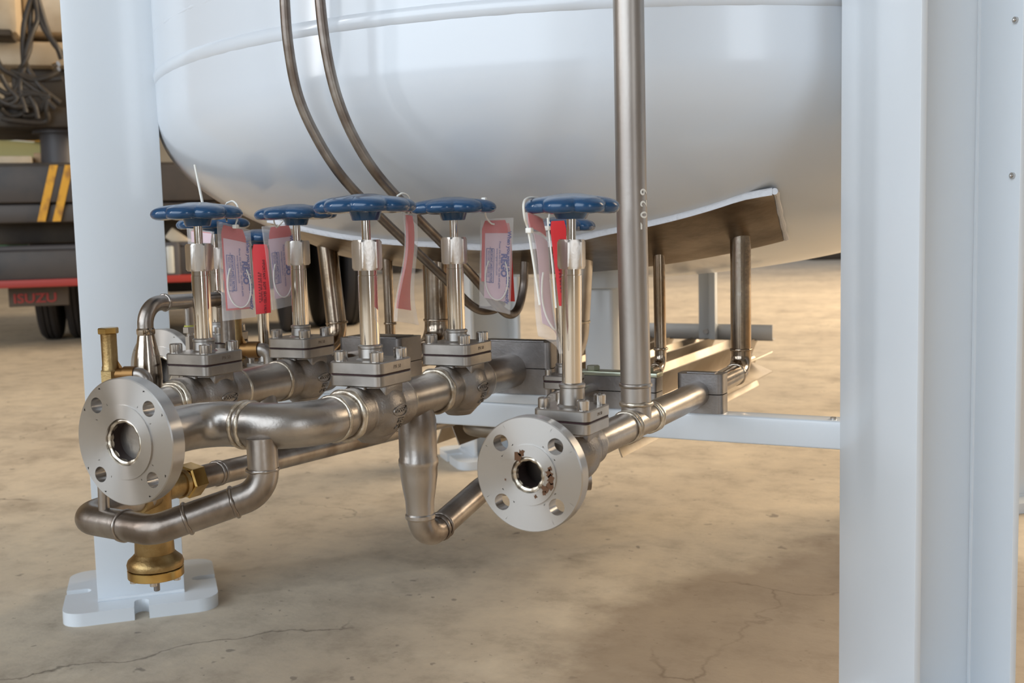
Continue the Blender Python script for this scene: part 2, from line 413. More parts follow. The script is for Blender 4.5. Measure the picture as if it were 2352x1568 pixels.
# ------------------------------------------------------------ legs (wide-flange posts on notched foot plates)
def leg(cx, cy, ang, label, ztop=1.9, pad=True):
    t = thing('tank_leg', label, 'leg', (cx, cy, 0), 'legs of the storage tank')
    Rm = Matrix.Rotation(ang, 3, 'Z'); c = V((cx, cy, 0))     # local x = radial, local y = tangential
    b = MB(); h = .072; tf = .009
    def lb(lo, hi, bev=.0012):
        vs = b.box(lo, hi, bev, 2)
        for v in vs: v.co = Rm @ v.co + c
    lb((-h, -h, .022), (h, -h+tf, ztop)); lb((-h, h-tf, .022), (h, h, ztop)); lb((-.0035, -h+tf-.001, .022), (.0035, h-tf+.001, ztop))
    b.build('post', WHITE, t)
    b = MB()
    def edge(a0, a1, r=.0035):
        pts = [Rm @ (V(a0)+(V(a1)-V(a0))*k/14) + c for k in range(15)]
        b.sweep(pts, [r*(1+.15*sin(k*5)) for k in range(15)], n=8)
    for s in (-1, 1):
        edge((-h, s*(h+.001), .024), (h, s*(h+.001), .024)); edge((-.004, s*(h-tf), .03), (-.004, s*(h-tf), ztop), .003); edge((.004, s*(h-tf), .03), (.004, s*(h-tf), ztop), .003)
    b.build('fillet_weld', WHITE, t)
    # foot plate: rounded octagon with slots in mid-sides
    b = MB(); H = .128; out = []
    for q in range(4):
        a = q*pi/2
        e = [(H, -.012), (H-.03, -.012)] + [(H-.03-.012*sin(pi*k/6), -.012*cos(pi*k/6)) for k in range(1, 6)] + [(H-.03, .012), (H, .012)]
        for k in range(7):
            th = pi/2*k/6; e.append((H-.035+.035*cos(th), H-.035+.035*sin(th)))
        for x, y in e: out.append((x*cos(a)-y*sin(a), x*sin(a)+y*cos(a)))
    Mx = Matrix.Translation(c) @ Rm.to_4x4()
    vs0 = [Mx @ V((x, y, 0)) for x, y in out]; vs1 = [Mx @ V((x, y, .0225)) for x, y in out]
    b.rings([vs0, vs1]); b.build('foot_plate', WHITE, t, angle=25)
    if pad:
        b = MB(); rr = h
        vs = b.box((h-.002, -.062, .914), (h+.006, .058, ztop), .003)
        for v in vs: v.co = Rm @ v.co + c
        b.build('weld_pad', WHITE, t)
        b = MB()
        for s in (-1, 1): b.sweep([Rm @ V((h+.008, s*.064, z)) + c for z in [.912+k*.04 for k in range(24)]], [.006*(1+.2*sin(k*4)) for k in range(24)], n=8)
        b.build('pad_weld', WHITE, t)
    return t
leg(-1.491, 1.425, radians(45), 'white steel leg left of the tank, foot plate on the concrete behind the brass valve')
l2 = leg(-.15, 1.38, radians(135), 'wide white H-section leg in the right foreground, its foot below the picture')
leg(-1.465, 2.73, radians(-45), 'mostly hidden white rear leg, its foot plate below the bent aluminium tube')
leg(-.135, 2.74, radians(225), 'white back-right leg behind the foreground leg with only a corner of its foot showing')
for zz in (.655, .822):    # two blind rivets on the foreground leg
    b = MB(); c = ony(2322 if zz > .8 else 2320, 18 if zz > .8 else 397, 1.30)
    nrm = V((-.7071, -.7071, 0)); c = V((-.15, 1.38, 0)) + V((.7071, .7071, 0))*.063 + V((.7071, -.7071, 0))*.062 + V((0, 0, c.z))
    b.cyl(c, c+nrm*.003, .0035, n=16); b.ball(c+nrm*.003, .0022, seg=10); b.build('rivet', BOLT, l2)

# ------------------------------------------------------------ cross beam
beam = thing('cross_beam', 'white square tube beam running between the left leg and the right foreground leg', 'beam', (-.82, 1.40, .362))
b = MB(); b.box((-1.43, 1.38, .362), (-.215, 1.416, .398), .003, 3); b.build('tube', WHITE, beam)
b = MB(); b.box((-1.06, 1.3795, .398), (-.625, 1.4175, .412), .002); b.build('mounting_pad', WHITE, beam)
b = MB(); b.cyl((-.262, 1.394, .396), (-.262, 1.394, .4005), .004, n=14); b.build('vent_hole_plug', BOLT, beam)

# ------------------------------------------------------------ clamps
def clamp(x0, x1, y0, y1, z0, z1, zs, label, cover=False, r=.008):
    t = thing('pipe_clamp', label, 'clamp', ((x0+x1)/2, (y0+y1)/2, z0), 'clamp blocks on the cross beam')
    g = .0006
    for lo, hi, nm in ((z0, zs-g, 'lower_block'), (zs+g, z1, 'upper_block')):
        b = MB(); cx, cy = (x0+x1)/2, (y0+y1)/2
        vs = b.box((x0, y0, lo), (x1, y1, hi), 0)
        es = [e for e in b.bm.edges if abs(e.verts[0].co.z-e.verts[1].co.z) > 1e-4]
        bmesh.ops.bevel(b.bm, geom=es, offset=min(r, (y1-y0)/2.5), segments=4, profile=.5, affect='EDGES')
        b.build(nm, BLOCK, t, angle=28)
    if cover:
        b = MB(); b.box((x0-.001, y0+.002, z1), (x1+.001, y1-.002, z1+.006), .001); b.build('cover_plate', ZINC, t)
        for bx in (x0+.024, x1-.018):
            b = MB(); b.prism([(.0095*cos(pi/3*k), .0095*sin(pi/3*k)) for k in range(6)], z1+.006, z1+.0125, .0008, Matrix.Translation((bx, (y0+y1)/2, 0)))
            b.build('hex_bolt', ZINC, t)
    else:
        b = MB(); b.box((x0+.012, y0+.008, z1-.0005), (x1-.012, y1-.008, z1+.0012), .0005); b.build('top_strip', BLOCK, t)
    return t
clamp(-.463, -.401, 1.383, 1.415, .398, .450, .4235, 'small steel clamp block on the beam at the far right, around the rightmost pipe')
clamp(-.768, -.647, 1.383, 1.425, .412, .486, .449, 'large two-part steel clamp block in the middle of the beam')
clamp(-1.005, -.893, 1.383, 1.45, .412, .486, .449, 'steel clamp block behind the tall front valve, leftmost on the beam')
clamp(-.612, -.492, 1.385, 1.415, .398, .442, .422, 'dark clamp block with zinc cover plate and hex bolts, behind the upright pipe', cover=True, r=.003)

# ------------------------------------------------------------ valves
VALVEKIT = {}
def make_valve(kind):
    K = {'large': dict(bl=.054, re=.0285, rb=.0375, ph=.035, pr=.009, z0=.029, zg=.042, z1=.0565, sc=.024, sr=.0078, sh=.0115, br=.0130, bz=.0735, slr=.0112, hz0=.157, hz1=.191, hr=.0172, st=.0052, hub0=.2125, hub1=.227, hbr=.0155, htr=.0195, wz=.230, wr=.0575),
         'medium': dict(bl=.046, re=.0205, rb=.0285, ph=.029, pr=.007, z0=.0235, zg=.035, z1=.047, sc=.0205, sr=.0060, sh=.010, br=.0120, bz=.070, slr=.0098, hz0=.180, hz1=.208, hr=.0140, st=.0046, hub0=.2275, hub1=.236, hbr=.0150, htr=.019, wz=.241, wr=.0475),
         'small': dict(bl=.032, re=.0135, rb=.017, ph=.0215, pr=.005, z0=.0150, zg=.025, z1=.033, sc=.0150, sr=.0045, sh=.008, br=.0095, bz=.048, slr=.0085, hz0=.165, hz1=.190, hr=.0120, st=.0040, hub0=.212, hub1=.220, hbr=.0130, htr=.0165, wz=.226, wr=.0460)}[kind]
    k = type('K', (), K)
    t = thing('globe_valve', 'valve', 'valve', (0, 0, 0), 'extended stem globe valves on the pipework', local=True)
    # body: sphere blended with two sockets and a neck
    b = MB()
    pr = []
    for i in range(33):
        y = -k.bl + 2*k.bl*i/32; u = abs(y)/k.bl
        bulge = k.rb*math.sqrt(max(0, 1-(y/(k.rb*1.06))**2)) if abs(y) < k.rb*1.05 else 0
        sock = k.re*(.96 if u < .62 else 1.0)
        pr.append((y, max(bulge, sock - (.0 if u < .97 else .0015))))
    b.lathe(pr, (0, 0, 0), (0, 1, 0), n=40)
    b.lathe([(0, k.rb*.93), (k.z0*.45, k.rb*.86), (k.z0*.75, k.rb*.74), (k.z0, k.rb*.74)], (0, 0, 0), (0, 0, 1), n=36)
    b.box((k.rb*.35, -k.rb*.45, k.z0*.60), (k.rb*.80, k.rb*.5, k.z0+.001), .002)
    for s in (-1, 1): b.box((-k.rb*.28, s*k.rb*.70-.004, 0), (k.rb*.28, s*k.rb*.70+.004, k.z0+.001), .002)
    b.lathe([(-k.rb*1.0, k.rb*.42), (-k.rb*.8, k.rb*.62), (0, k.rb*.7)], (0, 0, 0), (0, 0, 1), n=30)
    bd = b.build('body', CAST, t, angle=45)
    if kind == 'large':
        b = MB(); c = V((k.rb*.90, .006, -.002)); n = 30       # raised oval badge on the side
        pts = [V((k.rb*.955-.0055*(abs(sin(2*pi*i/n)))**2*.0 - .10*(.016*cos(2*pi*i/n))**2/.0256, .004+.0155*cos(2*pi*i/n), -.0008+.0062*sin(2*pi*i/n))) for i in range(n)]
        def surf(y, z, e=0):
            rr = sqrt(max(1e-6, (k.rb+.0006+e)**2-((y*.95)**2)-z*z)); return V((rr, y, z))
        pts = [surf(.004+.0155*cos(2*pi*i/n), -.001+.0062*sin(2*pi*i/n)) for i in range(n+1)]
        b.sweep(pts, .0008, n=6); b.build('oval_badge', CAST, bd)
        for s, z, sz in (('GODDARD', -.001, .0062), ('7500', -.0125, .007), ('A 351', -.020, .006)):
            add_text('cast_lettering', s, sz, lambda x, y, zz, z=z: surf(.004+x, z+y, zz), CAST, bd, .0007, .0002)
    b = MB(); b.prism(rsq(k.ph, k.pr), k.z0, k.zg, .0012); b.build('body_flange', MACH, t, angle=28)
    b = MB(); b.prism(rsq(k.ph*.985, k.pr), k.zg-.0002, k.zg+.0009); b.build('gasket', INK, t)
    b = MB(); b.prism(rsq(k.ph, k.pr), k.zg+.0007, k.z1, .0012)
    bon = b.build('bonnet_plate', MACH, t, angle=28)
    add_text('stamped_lettering', 'PN 50', .006 if kind == 'large' else .0045, lambda x, y, z: V((k.ph+.0001+z, x, (k.zg+k.z1)/2+y)), STAMP, bon, .0001)
    for sx in (-1, 1):
        for sy in (-1, 1):
            b = MB(); b.lathe([(k.z1, k.sr*.98), (k.z1+.001, k.sr), (k.z1+k.sh-.001, k.sr), (k.z1+k.sh, k.sr-.001), (k.z1+k.sh, k.sr*.52), (k.z1+k.sh*.5, k.sr*.5)], (sx*k.sc, sy*k.sc, 0), (0, 0, 1), n=24)
            b.build('cap_screw', BOLT, t)
    b = MB(); b.lathe([(k.z1, k.br*1.28), (k.z1+.002, k.br*1.05), (k.bz-.005, k.br), (k.bz-.004, k.br*1.08), (k.bz-.0015, k.br*1.08), (k.bz, k.slr*1.05)], (0, 0, 0), (0, 0, 1)); b.build('stem_collar', MACH, t)
    b = MB(); b.lathe([(k.bz-.001, k.slr), (k.hz0-.006, k.slr), (k.hz0-.0055, k.slr*.96), (k.hz0, k.slr*.96)], (0, 0, 0), (0, 0, 1)); b.build('extension_sleeve', POL, t)
    b = MB(); hx = [(k.hr*cos(pi/3*q+radians(15)), k.hr*sin(pi/3*q+radians(15))) for q in range(6)]
    # hexagon with rounded-off corners at both ends
    rings = []
    zz = [k.hz0, k.hz0+.0025, k.hz1-.0025, k.hz1]
    N = 48
    for q, z in enumerate(zz):
        ring = []
        for i in range(N):
            a = 2*pi*i/N; seg = (a-radians(15)) % (pi/3) - pi/6
            r = k.hr*cos(pi/6)/cos(seg)
            if q in (0, 3): r = min(r, k.hr*.885)
            ring.append(V((r*cos(a), r*sin(a), z)))
        rings.append(ring)
    b.rings(rings); b.build('packing_nut', HEX, t, angle=20)
    b = MB(); b.cyl((0, 0, k.hz1-.002), (0, 0, k.hub0+.004), k.st, n=24); b.build('stem', POL, t)
    # lobed hand wheel
    b = MB(); N = 160; R = []
    pf = [(0.02, .0120), (.22, .0118), (.34, .0105), (.52, .0092), (.68, .0080), (.80, .0066), (.90, .0046), (.96, .0022), (.99, -.0002), (1.0, -.0026), (.985, -.0054), (.95, -.0076), (.88, -.0090), (.80, -.0090), (.68, -.0074), (.40, -.0066), (.02, -.0066)]
    for f, z in pf:
        ring = []
        for i in range(N):
            a = 2*pi*i/N; lob = abs(cos(4*(a+.2)))**.75
            r = k.wr*(1-.12*(1-lob)*(f**3)); zz = z*(.86+.16*lob if f > .7 else 1)*(k.wr/.0575)**.5
            ring.append(V((r*f*cos(a), r*f*sin(a), k.wz+zz)))
        R.append(ring)
    b.rings(R); hw = b.build('handwheel', BLUE, t, angle=60)
    b = MB(); b.lathe([(k.hub0, k.hbr*.94), (k.hub0+.0012, k.hbr), (k.hub1, k.htr)], (0, 0, 0), (0, 0, 1)); b.build('hub', BLUE, hw)
    return t
def copy_tree(o, parent=None):
    c = o.copy(); col.objects.link(c); c.parent = parent
    for ch in [x for x in list(bpy.data.objects) if x.parent == o]: copy_tree(ch, c)
    return c
def place_valve(kind, x, y, z, label, spin=0, tilt=(0, 0), rot=0, hexd=0):
    if kind not in VALVEKIT: VALVEKIT[kind] = o = make_valve(kind)
    else: o = copy_tree(VALVEKIT[kind])
    o.location = (x, y, z); o['label'] = label; o.rotation_euler = (tilt[0], tilt[1], rot)
    for ch in [q for q in bpy.data.objects if q.parent == o]:
        if ch.name.startswith('handwheel'): ch.rotation_euler.z = spin
        if ch.name.startswith('packing_nut'): ch.rotation_euler.z = math.atan2(-y, -x) + radians(hexd-45)
    return o
ZB, ZA = .445, .424
XA, XB, XD, XG, XH = -.432, -.707, -.970, -.588, -1.215
place_valve('large', XB, 1.034, ZB, 'large globe valve in the centre foreground right after the wide pipe bend', spin=.1, hexd=10)
place_valve('large', XB, 1.231, ZB, 'globe valve between the downward tee and the big clamp block', spin=.35, hexd=14)
place_valve('large', XD, 1.052, ZB, 'front valve of the left pipe run, beside the brass relief valve', spin=.5, hexd=-8)
place_valve('large', XD, 1.248, ZB, 'second valve of the left pipe run, its sleeve just left of the thick riser', spin=.2, hexd=-8)
place_valve('large', XH, 1.352, ZB-.008, 'globe valve at the far left back, seen only between the two front left valves', spin=.7, hexd=0)
place_valve('medium', XA, .972, ZA, 'medium globe valve directly behind the right flange with a tall bright sleeve', spin=.3, tilt=(0, radians(.9)), hexd=15)
place_valve('small', XG, 1.30, .422, 'small globe valve mostly hidden behind the right front valve sleeve', spin=.1)
place_valve('small', -1.105, 1.330, .418, 'small globe valve behind the bare red card, lowest blue wheel', spin=.3)

# ------------------------------------------------------------ flanges
def flange(x, y, z, D, T, bore, rf, bc, bh, label, back=.03, prad=.024, spots=False):
    t = thing('pipe_flange', label, 'flange', (x, y, z), 'bored four-hole pipe flanges')
    b = MB(); n = 96; R = D/2; c = V((x, y, z))
    # front face y = y, drilled with bmesh boolean-free construction: annulus built from polar grid around holes
    def P(r, a, yy): return V((x + r*cos(a), yy, z + r*sin(a)))
    # drilled ring: per quadrant polar fan between hole and surrounding cell
    yf, yb = y+.0016, y+T
    b.lathe([(0, rf), (-.0016, rf), (-.0016, bore)], (x, yf, z), (0, 1, 0), n=n, cap=False)
    def cell(yy):
        rings = []
        r0, r1 = bc/2-bh/2-.001, bc/2+bh/2+.003
        out = []
        for q in range(4):
            ac = pi/4+q*pi/2; hw = radians(16); m = 32
            hole = [V((x+bc/2*cos(ac)+bh/2*cos(2*pi*i/m), yy, z+bc/2*sin(ac)+bh/2*sin(2*pi*i/m))) for i in range(m)]
            hc = V((x+bc/2*cos(ac), yy, z+bc/2*sin(ac)))
            cellp = []
            for i in range(m):
                th = 2*pi*i/m; dx, dz = cos(th), sin(th)
                # march outward until leaving polar cell
                lo_, hi_ = 0, .08
                for _ in range(26):
                    mid = (lo_+hi_)/2; px_, pz_ = bc/2*cos(ac)+dx*mid, bc/2*sin(ac)+dz*mid
                    rr = sqrt(px_**2+pz_**2); da = (math.atan2(pz_, px_)-ac+pi) % (2*pi)-pi
                    if r0 < rr < r1 and abs(da) < hw: lo_ = mid
                    else: hi_ = mid
                cellp.append(V((x+bc/2*cos(ac)+dx*lo_, yy, z+bc/2*sin(ac)+dz*lo_)))
            out.append((hole, cellp))
        return out, r0, r1
    for yy in (yf, yb):
        cells, r0, r1 = cell(yy)
        for hole, cp in cells:
            m = len(hole)
            hv = [b.bm.verts.new(p) for p in hole]; cv = [b.bm.verts.new(p) for p in cp]
            for i in range(m): b.bm.faces.new((hv[i], hv[(i+1) % m], cv[(i+1) % m], cv[i]))
        hw = radians(16)
        for q in range(4):   # arcs between cells, full radial height
            a0, a1 = pi/4+q*pi/2+hw, pi/4+(q+1)*pi/2-hw
            for k in range(14):
                t0, t1 = a0+(a1-a0)*k/14, a0+(a1-a0)*(k+1)/14
                b.faces([P(r0, t0, yy), P(r1, t0, yy), P(r1, t1, yy), P(r0, t1, yy)], [(0, 1, 2, 3)])
        for rin, rout in ((bore if yy == yb else rf, r0), (r1, R-.001)):
            for k in range(n):
                t0, t1 = 2*pi*k/n, 2*pi*(k+1)/n
                b.faces([P(rin, t0, yy), P(rout, t0, yy), P(rout, t1, yy), P(rin, t1, yy)], [(0, 1, 2, 3)])
    for hole0, _ in cell(yf)[0]:
        h1 = [V((p.x, yb, p.z)) for p in hole0]
        b.rings([hole0, h1], cap0=False, cap1=False)
    b.lathe([(0, R-.001), (.001, R), (T-.0026, R), (T-.0016, R-.001)], (x, yf, z), (0, 1, 0), n=n, cap=False)
    b.lathe([(0, bore), (T, bore)], (x, y, z), (0, 1, 0), n=n, cap=False)
    b.bm.normal_update()
    bmesh.ops.remove_doubles(b.bm, verts=b.bm.verts[:], dist=1e-6)
    disc = b.build('disc', TURN, t, angle=30)
    for p in disc.data.polygons:
        if abs(p.normal.y) > .95: p.use_smooth = False
    b = MB(); b.lathe([(T-.002, bore+.012), (T+.012, bore+.009), (T+.013, bore+.002), (T+.013, prad)], (x, y, z), (0, 1, 0), n=48, cap=False); b.build('hub', MACH, t)
    b = MB(); b.torus((x, y+.0045, z), (0, 1, 0), bore-.0022, .0026, n=60, m=8, wob=.25); b.build('bore_weld', WELD, t)
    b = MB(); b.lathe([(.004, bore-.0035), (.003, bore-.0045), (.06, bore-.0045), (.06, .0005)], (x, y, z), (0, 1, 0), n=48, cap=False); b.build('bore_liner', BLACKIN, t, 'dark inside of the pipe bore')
    if spots:
        for ang, rr, s in ((2.1, .019, .0042), (1.85, .021, .003), (-.35, .024, .0035), (-.1, .024, .0038), (.15, .022, .0032), (-.6, .021, .0035), (.32, .024, .002), (-.75, .023, .002), (-1.2, .021, .0015), (3.4, .024, .001)):
            cx, cz = x+rr*cos(ang), z+rr*sin(ang)
            pts = [V((cx+s*cos(2*pi*i/11)*(1+.4*sin(i*3.7+ang*9)), y-.00025, cz+s*1.1*sin(2*pi*i/11)*(1+.4*cos(i*2.3+ang*5)))) for i in range(11)]
            b = MB(); b.rings([[p+V((0, .0004, 0)) for p in pts], pts]); b.build('rust_stain', RUST, disc)
    return t
flange(-.825, .775, ZB, .127, .0185, .0235, .0370, .0985, .0158, 'larger bare stainless flange at the left end, facing the viewer')
flange(-.445, .8985, .4165, .109, .0165, .0172, .0285, .0795, .0158, 'smaller stainless flange at the centre right with rust spots around its bore', prad=.0165, spots=True)
flange(-1.228, 1.235, ZB, .127, .018, .0235, .0370, .0985, .0158, 'third flange in the left background, half hidden behind the upright reducer')

# ------------------------------------------------------------ pipes
def pipe(name, label, cat, path, r, m, beads=(), rad=None, group=None, extra=None, seg=12):
    pts = fillet(path, rad, seg) if rad else [V(p) for p in path]
    t = thing(name, label, cat, pts[0], group)
    b = MB(); b.sweep(pts, r, n=28); b.build('pipe_wall', m, t, angle=40)
    for (p, d, rr) in beads:
        b = MB(); b.torus(p, d, (rr or r), .0017 if m in (SHINY, DARKPIPE) else (.0036 if rr and not isinstance(r, list) and rr > r*1.05 else .0022), wob=.3); b.build('weld_ring', m if m in (SHINY, DARKPIPE) else WELD, t, angle=60)
    if extra: extra(t)
    return t
# offset bend behind the left flange
RB = .0242
pipe('pipe_bend', 'wide stainless double bend joining the left flange to the front centre valve', 'pipe',
     [(-.825, .79, ZB), (-.825, .897, ZB), (-.707, .897, ZB), (-.707, .985, ZB)], RB, PIPE,
     [((-.778, .897, ZB), (1, 0, 0), RB), ((-.769, .897, ZB), (1, 0, 0), RB), ((-.707, .958, ZB), (0, 1, 0), RB), ((-.707, .981, ZB), (0, 1, 0), RB*1.08)], rad=[.040, .055])
# tee with reducer leg
def tee_x(t):
    b = MB(); b.lathe([(0, .016), (.03, .0235), (.055, .0232), (.075, .0232), (.078, .0245), (.084, .0245), (.088, .0232), (.098, .0228), (.115, .0205), (.130, .0178), (.145, .0172), (.147, .0185), (.151, .0185), (.153, .0170)], (-.709, 1.131, ZB), (0, 0, -1), n=36); b.build('reducer_leg', DARKPIPE, t)
pipe('pipe_tee', 'stainless tee between the two centre valves with a tapering leg pointing down', 'pipe',
     [(XB, 1.087, ZB), (XB, 1.178, ZB)], RB, PIPE, [((XB, 1.089, ZB), (0, 1, 0), RB), ((XB, 1.174, ZB), (0, 1, 0), RB*1.06)], extra=tee_x)
pipe('drain_pipe', 'thin brown stained pipe curving away below the tee towards the right flange', 'pipe',
     [(-.709, 1.131, .295), (-.709, 1.131, .262), (-.707, 1.30, .298), (XG, 1.30, .300), (XG, 1.245, .422), (XG, 1.27, .422)][:3] + [(XG+.0, 1.38, .300)], .0166, DARKPIPE,
     [((-.708, 1.172, .2705), (0, 1, .2), .0166), ((-.708, 1.180, .272), (0, 1, .2), .0166)], rad=[.030, .03])
pipe('clamped_pipe', 'stainless pipe from the rear centre valve through the big clamp up to the plate', 'pipe',
     [(XB, 1.284, ZB), (XB, 1.60, ZB), (XB+.012, 1.60, tank_z(XB+.012, 1.60)-.002)], .0240, PIPE, [((XB, 1.288, ZB), (0, 1, 0), .0240), ((XB+.003, 1.60, .497), (0, 0, 1), .0240)], rad=[.045])
# right line
def riser_x(t):
    b = MB(); b.torus((-.4345, 1.156, .4665), (0, 0, 1), .0168, .0022); b.build('weld_ring', PIPE, t)
    def mp(x, y, z):      # white marker characters round the pipe, reading upwards
        a = radians(-14) - y/.0168
        return V((-.4363+(.0173+z)*cos(a), 1.156+(.0173+z)*sin(a), .662+x))
    add_text('marker_writing', '7 0 2 9', .016, mp, TIE, t, .0001, .0002)
pipe('riser_pipe', 'tall upright grey stainless pipe in front of the tank with faint marker numbers', 'pipe',
     [(-.434, 1.156, ZA), (-.4365, 1.156, .70), (-.437, 1.156, 1.5)], .0170, mat('pickled_pipe', (.50, .46, .42), .42, 1, noise=((.34, .30, .27), 9, .35, .7, (3, 3, .5)), bump=(200, .06)), [((-.434, 1.156, .4455), (0, 0, 1), .0172)], extra=riser_x)
pipe('header_pipe', 'stainless pipe from the right front valve through the tee to the small right clamp', 'pipe',
     [(XA-.002, 1.016, ZA), (XA, 1.30, ZA), (-.437, 1.45, ZA)], .0167, PIPE,
     [((XA, 1.018, ZA), (0, 1, 0), .0172), ((XA, 1.118, ZA), (0, 1, 0), .0167), ((XA, 1.126, ZA), (0, 1, 0), .0167), ((XA, 1.190, ZA), (0, 1, 0), .0167), ((XA, 1.198, ZA), (0, 1, 0), .0167)])
pipe('riser_pipe', 'polished pipe rising from behind the small right clamp to the right end of the plate', 'pipe',
     [(-.437, 1.45, ZA), (-.439, 1.615, ZA), (-.439, 1.615, tank_z(-.439, 1.615)-.002)], .0152, SHINY, [((-.439, 1.581, ZA), (0, 1, 0), .0152), ((-.439, 1.615, .458), (0, 0, 1), .0155)], rad=[.026], group='risers under the tank')
pipe('riser_pipe', 'thin polished pipe rising to the plate, second from the right', 'pipe',
     [(-.567, 1.40, .424), (-.567, 1.62, .424), (-.568, 1.62, tank_z(-.568, 1.62)-.002)], .0092, SHINY, [((-.567, 1.596, .424), (0, 1, 0), .0095), ((-.567, 1.62, .455), (0, 0, 1), .0098)], rad=[.022], group='risers under the tank')
pipe('short_pipe', 'short thin pipe stub entering the zinc-topped clamp from the small valve', 'pipe', [(XG, 1.326, .422), (XG+.004, 1.39, .422)], .0098, PIPE)
pipe('short_pipe', 'short pipe between the rusty flange and the right front valve', 'pipe', [(-.445, .913, .4165), (XA, .93, ZA)], .0167, PIPE)
# left run
pipe('pipe_tee', 'wide stainless tee between the two valves of the left run, branch hidden below', 'pipe',
     [(XD, 1.105, ZB), (XD, 1.196, ZB)], .0262, PIPE, [((XD, 1.107, ZB), (0, 1, 0), .0262), ((XD, 1.192, ZB), (0, 1, 0), .0262)],
     extra=lambda t: (lambda b: (b.lathe([(0, .02), (.028, .0262), (.065, .024), (.09, .018)], (XD, 1.15, ZB), (0, 0, -1)), b.build('branch', PIPE, t)))(MB()))
pipe('inlet_pipe', 'short stainless pipe with a fat weld leading into the front left valve', 'pipe',
     [(XD, .925, ZB), (XD, 1.0, ZB)], .0205, PIPE, [((XD, .996, ZB), (0, 1, 0), .0228), ((XD, .990, ZB), (0, 1, 0), .0212)])
pipe('clamped_pipe', 'pipe from the second left valve through the left clamp and up to the plate', 'pipe',
     [(XD, 1.30, ZB), (-.955, 1.60, ZB), (-.955, 1.60, tank_z(-.955, 1.60)-.002)], .0225, SHINY, [((-.955, 1.60, .497), (0, 0, 1), .0228)], rad=[.045])
pipe('riser_pipe', 'thick polished leaning riser left of the front centre valve with an elbow at its foot', 'pipe',
     [(XH, 1.40, .437), (-1.175, 1.62, .437), (-1.193, 1.62, tank_z(-1.193, 1.62)-.002)], .0178, SHINY, [((-1.178, 1.62, .487), (.06, 0, -1), .0182)], rad=[.045], group='risers under the tank')
pipe('riser_pipe', 'slim polished riser just right of the front centre valve sleeve', 'pipe',
     [(-1.105, 1.36, .418), (-1.064, 1.62, .418), (-1.066, 1.62, tank_z(-1.066, 1.62)-.002)], .0090, SHINY, [((-1.064, 1.62, .487), (0, 0, 1), .0096)], rad=[.03], group='risers under the tank')
pipe('short_pipe', 'pipe joining the background flange to the far left valve', 'pipe', [(-1.228, 1.25, ZB), (XH, 1.30, ZB-.008)], .024, PIPE)
# lower pipe with brass union
pipe('lower_pipe', 'long dark pipe sloping back from the brass union under the valves', 'pipe',
     [(XD, 1.02, .3445), (XD, 1.49, .326), (XD, 1.66, .318)], .0150, DARKPIPE, [((XD, 1.062, .343), (0, 1, 0), .0150), ((XD, 1.068, .343), (0, 1, 0), .0150)])
# bottom loop
xs = -.745
LA, LB, LD = ony(352, 1218, .815), ony(187, 1190, .825), ony(240, 1196, .82)
LC = V((xs+.002, .884, .379))
pipe('loop_pipe', 'brown stainless pipe loop hanging under the left flange and bending round below it', 'pipe',
     [(xs, .885, ZB-.01), (xs+.002, .884, .379), tuple(LA), tuple(LB), (LB.x-.006, .925, LB.z+.002)], .0158, DARKPIPE,
     [((xs, .885, .402), (0, 0, 1), .0160), (tuple(LA*.28+LC*.72), tuple(LA-LC), .0160), (tuple(LA*.70+LC*.30), tuple(LA-LC), .0160), (tuple(LA*.62+LB*.38), tuple(LB-LA), .0160)],
     rad=[.030, .032, .028])
pipe('drip_leg', 'thin short upright tube between the loop pipe and the left flange pipe', 'pipe', [tuple(LD), (LD.x+.003, LD.y, .43)], .0058, PIPE)
# reducer and arch pipe
def arch_x(t):
    b = MB(); b.lathe([(0, .0165), (.03, .0165), (.038, .0172), (.052, .0170), (.067, .0150), (.082, .0118), (.092, .0102), (.094, .0112), (.099, .0112), (.101, .0098)], (-1.03, 1.015, .432), (0, 0, 1)); b.build('reducer', SHINY, t)
    b = MB(); b.cyl((-1.03, 1.092, .562), (-1.03, 1.092, .526), .0062, n=20); b.build('branch_tube', PIPE, t)
    b = MB(); hx = [(.0088*cos(pi/3*k), .0088*sin(pi/3*k)) for k in range(6)]
    b.prism(hx, .5195, .528, .0008, Matrix.Translation((-1.03, 1.092, 0))); b.build('branch_nut', BOLT, t)
    b = MB(); b.prism([(p[0]*.75, p[1]*.75) for p in hx], .492, .516, .0008, Matrix.Translation((-1.03, 1.092, 0))); b.cyl((-1.03, 1.092, .514), (-1.03, 1.092, .521), .0045, n=18); b.build('plug', BOLT, t)
    b = MB(); b.torus((-1.03, 1.092, .5285), (0, 0, 1), .006, .0012); b.build('thread_tape', mat('yellow_tape', (.55, .55, .1), .5), t)
pipe('arch_pipe', 'thin dark pipe arching behind the front left valve from a pear-shaped reducer', 'pipe',
     [(-1.03, 1.015, .525), (-1.03, 1.015, .563), (-1.03, 1.165, .560), (-1.03, 1.165, .50)], .0098, DARKPIPE,
     [((-1.03, 1.050, .5625), (0, 1, 0), .0100), ((-1.03, 1.148, .5605), (0, 1, 0), .0102)], rad=[.026, .014], extra=arch_x)
pipe('short_pipe', 'stub joining the foot of the reducer to the left pipe run', 'pipe', [(-1.03, 1.015, .436), (-1.03, .965, .430), (-.975, .965, .432)], .0150, DARKPIPE, rad=[.018])

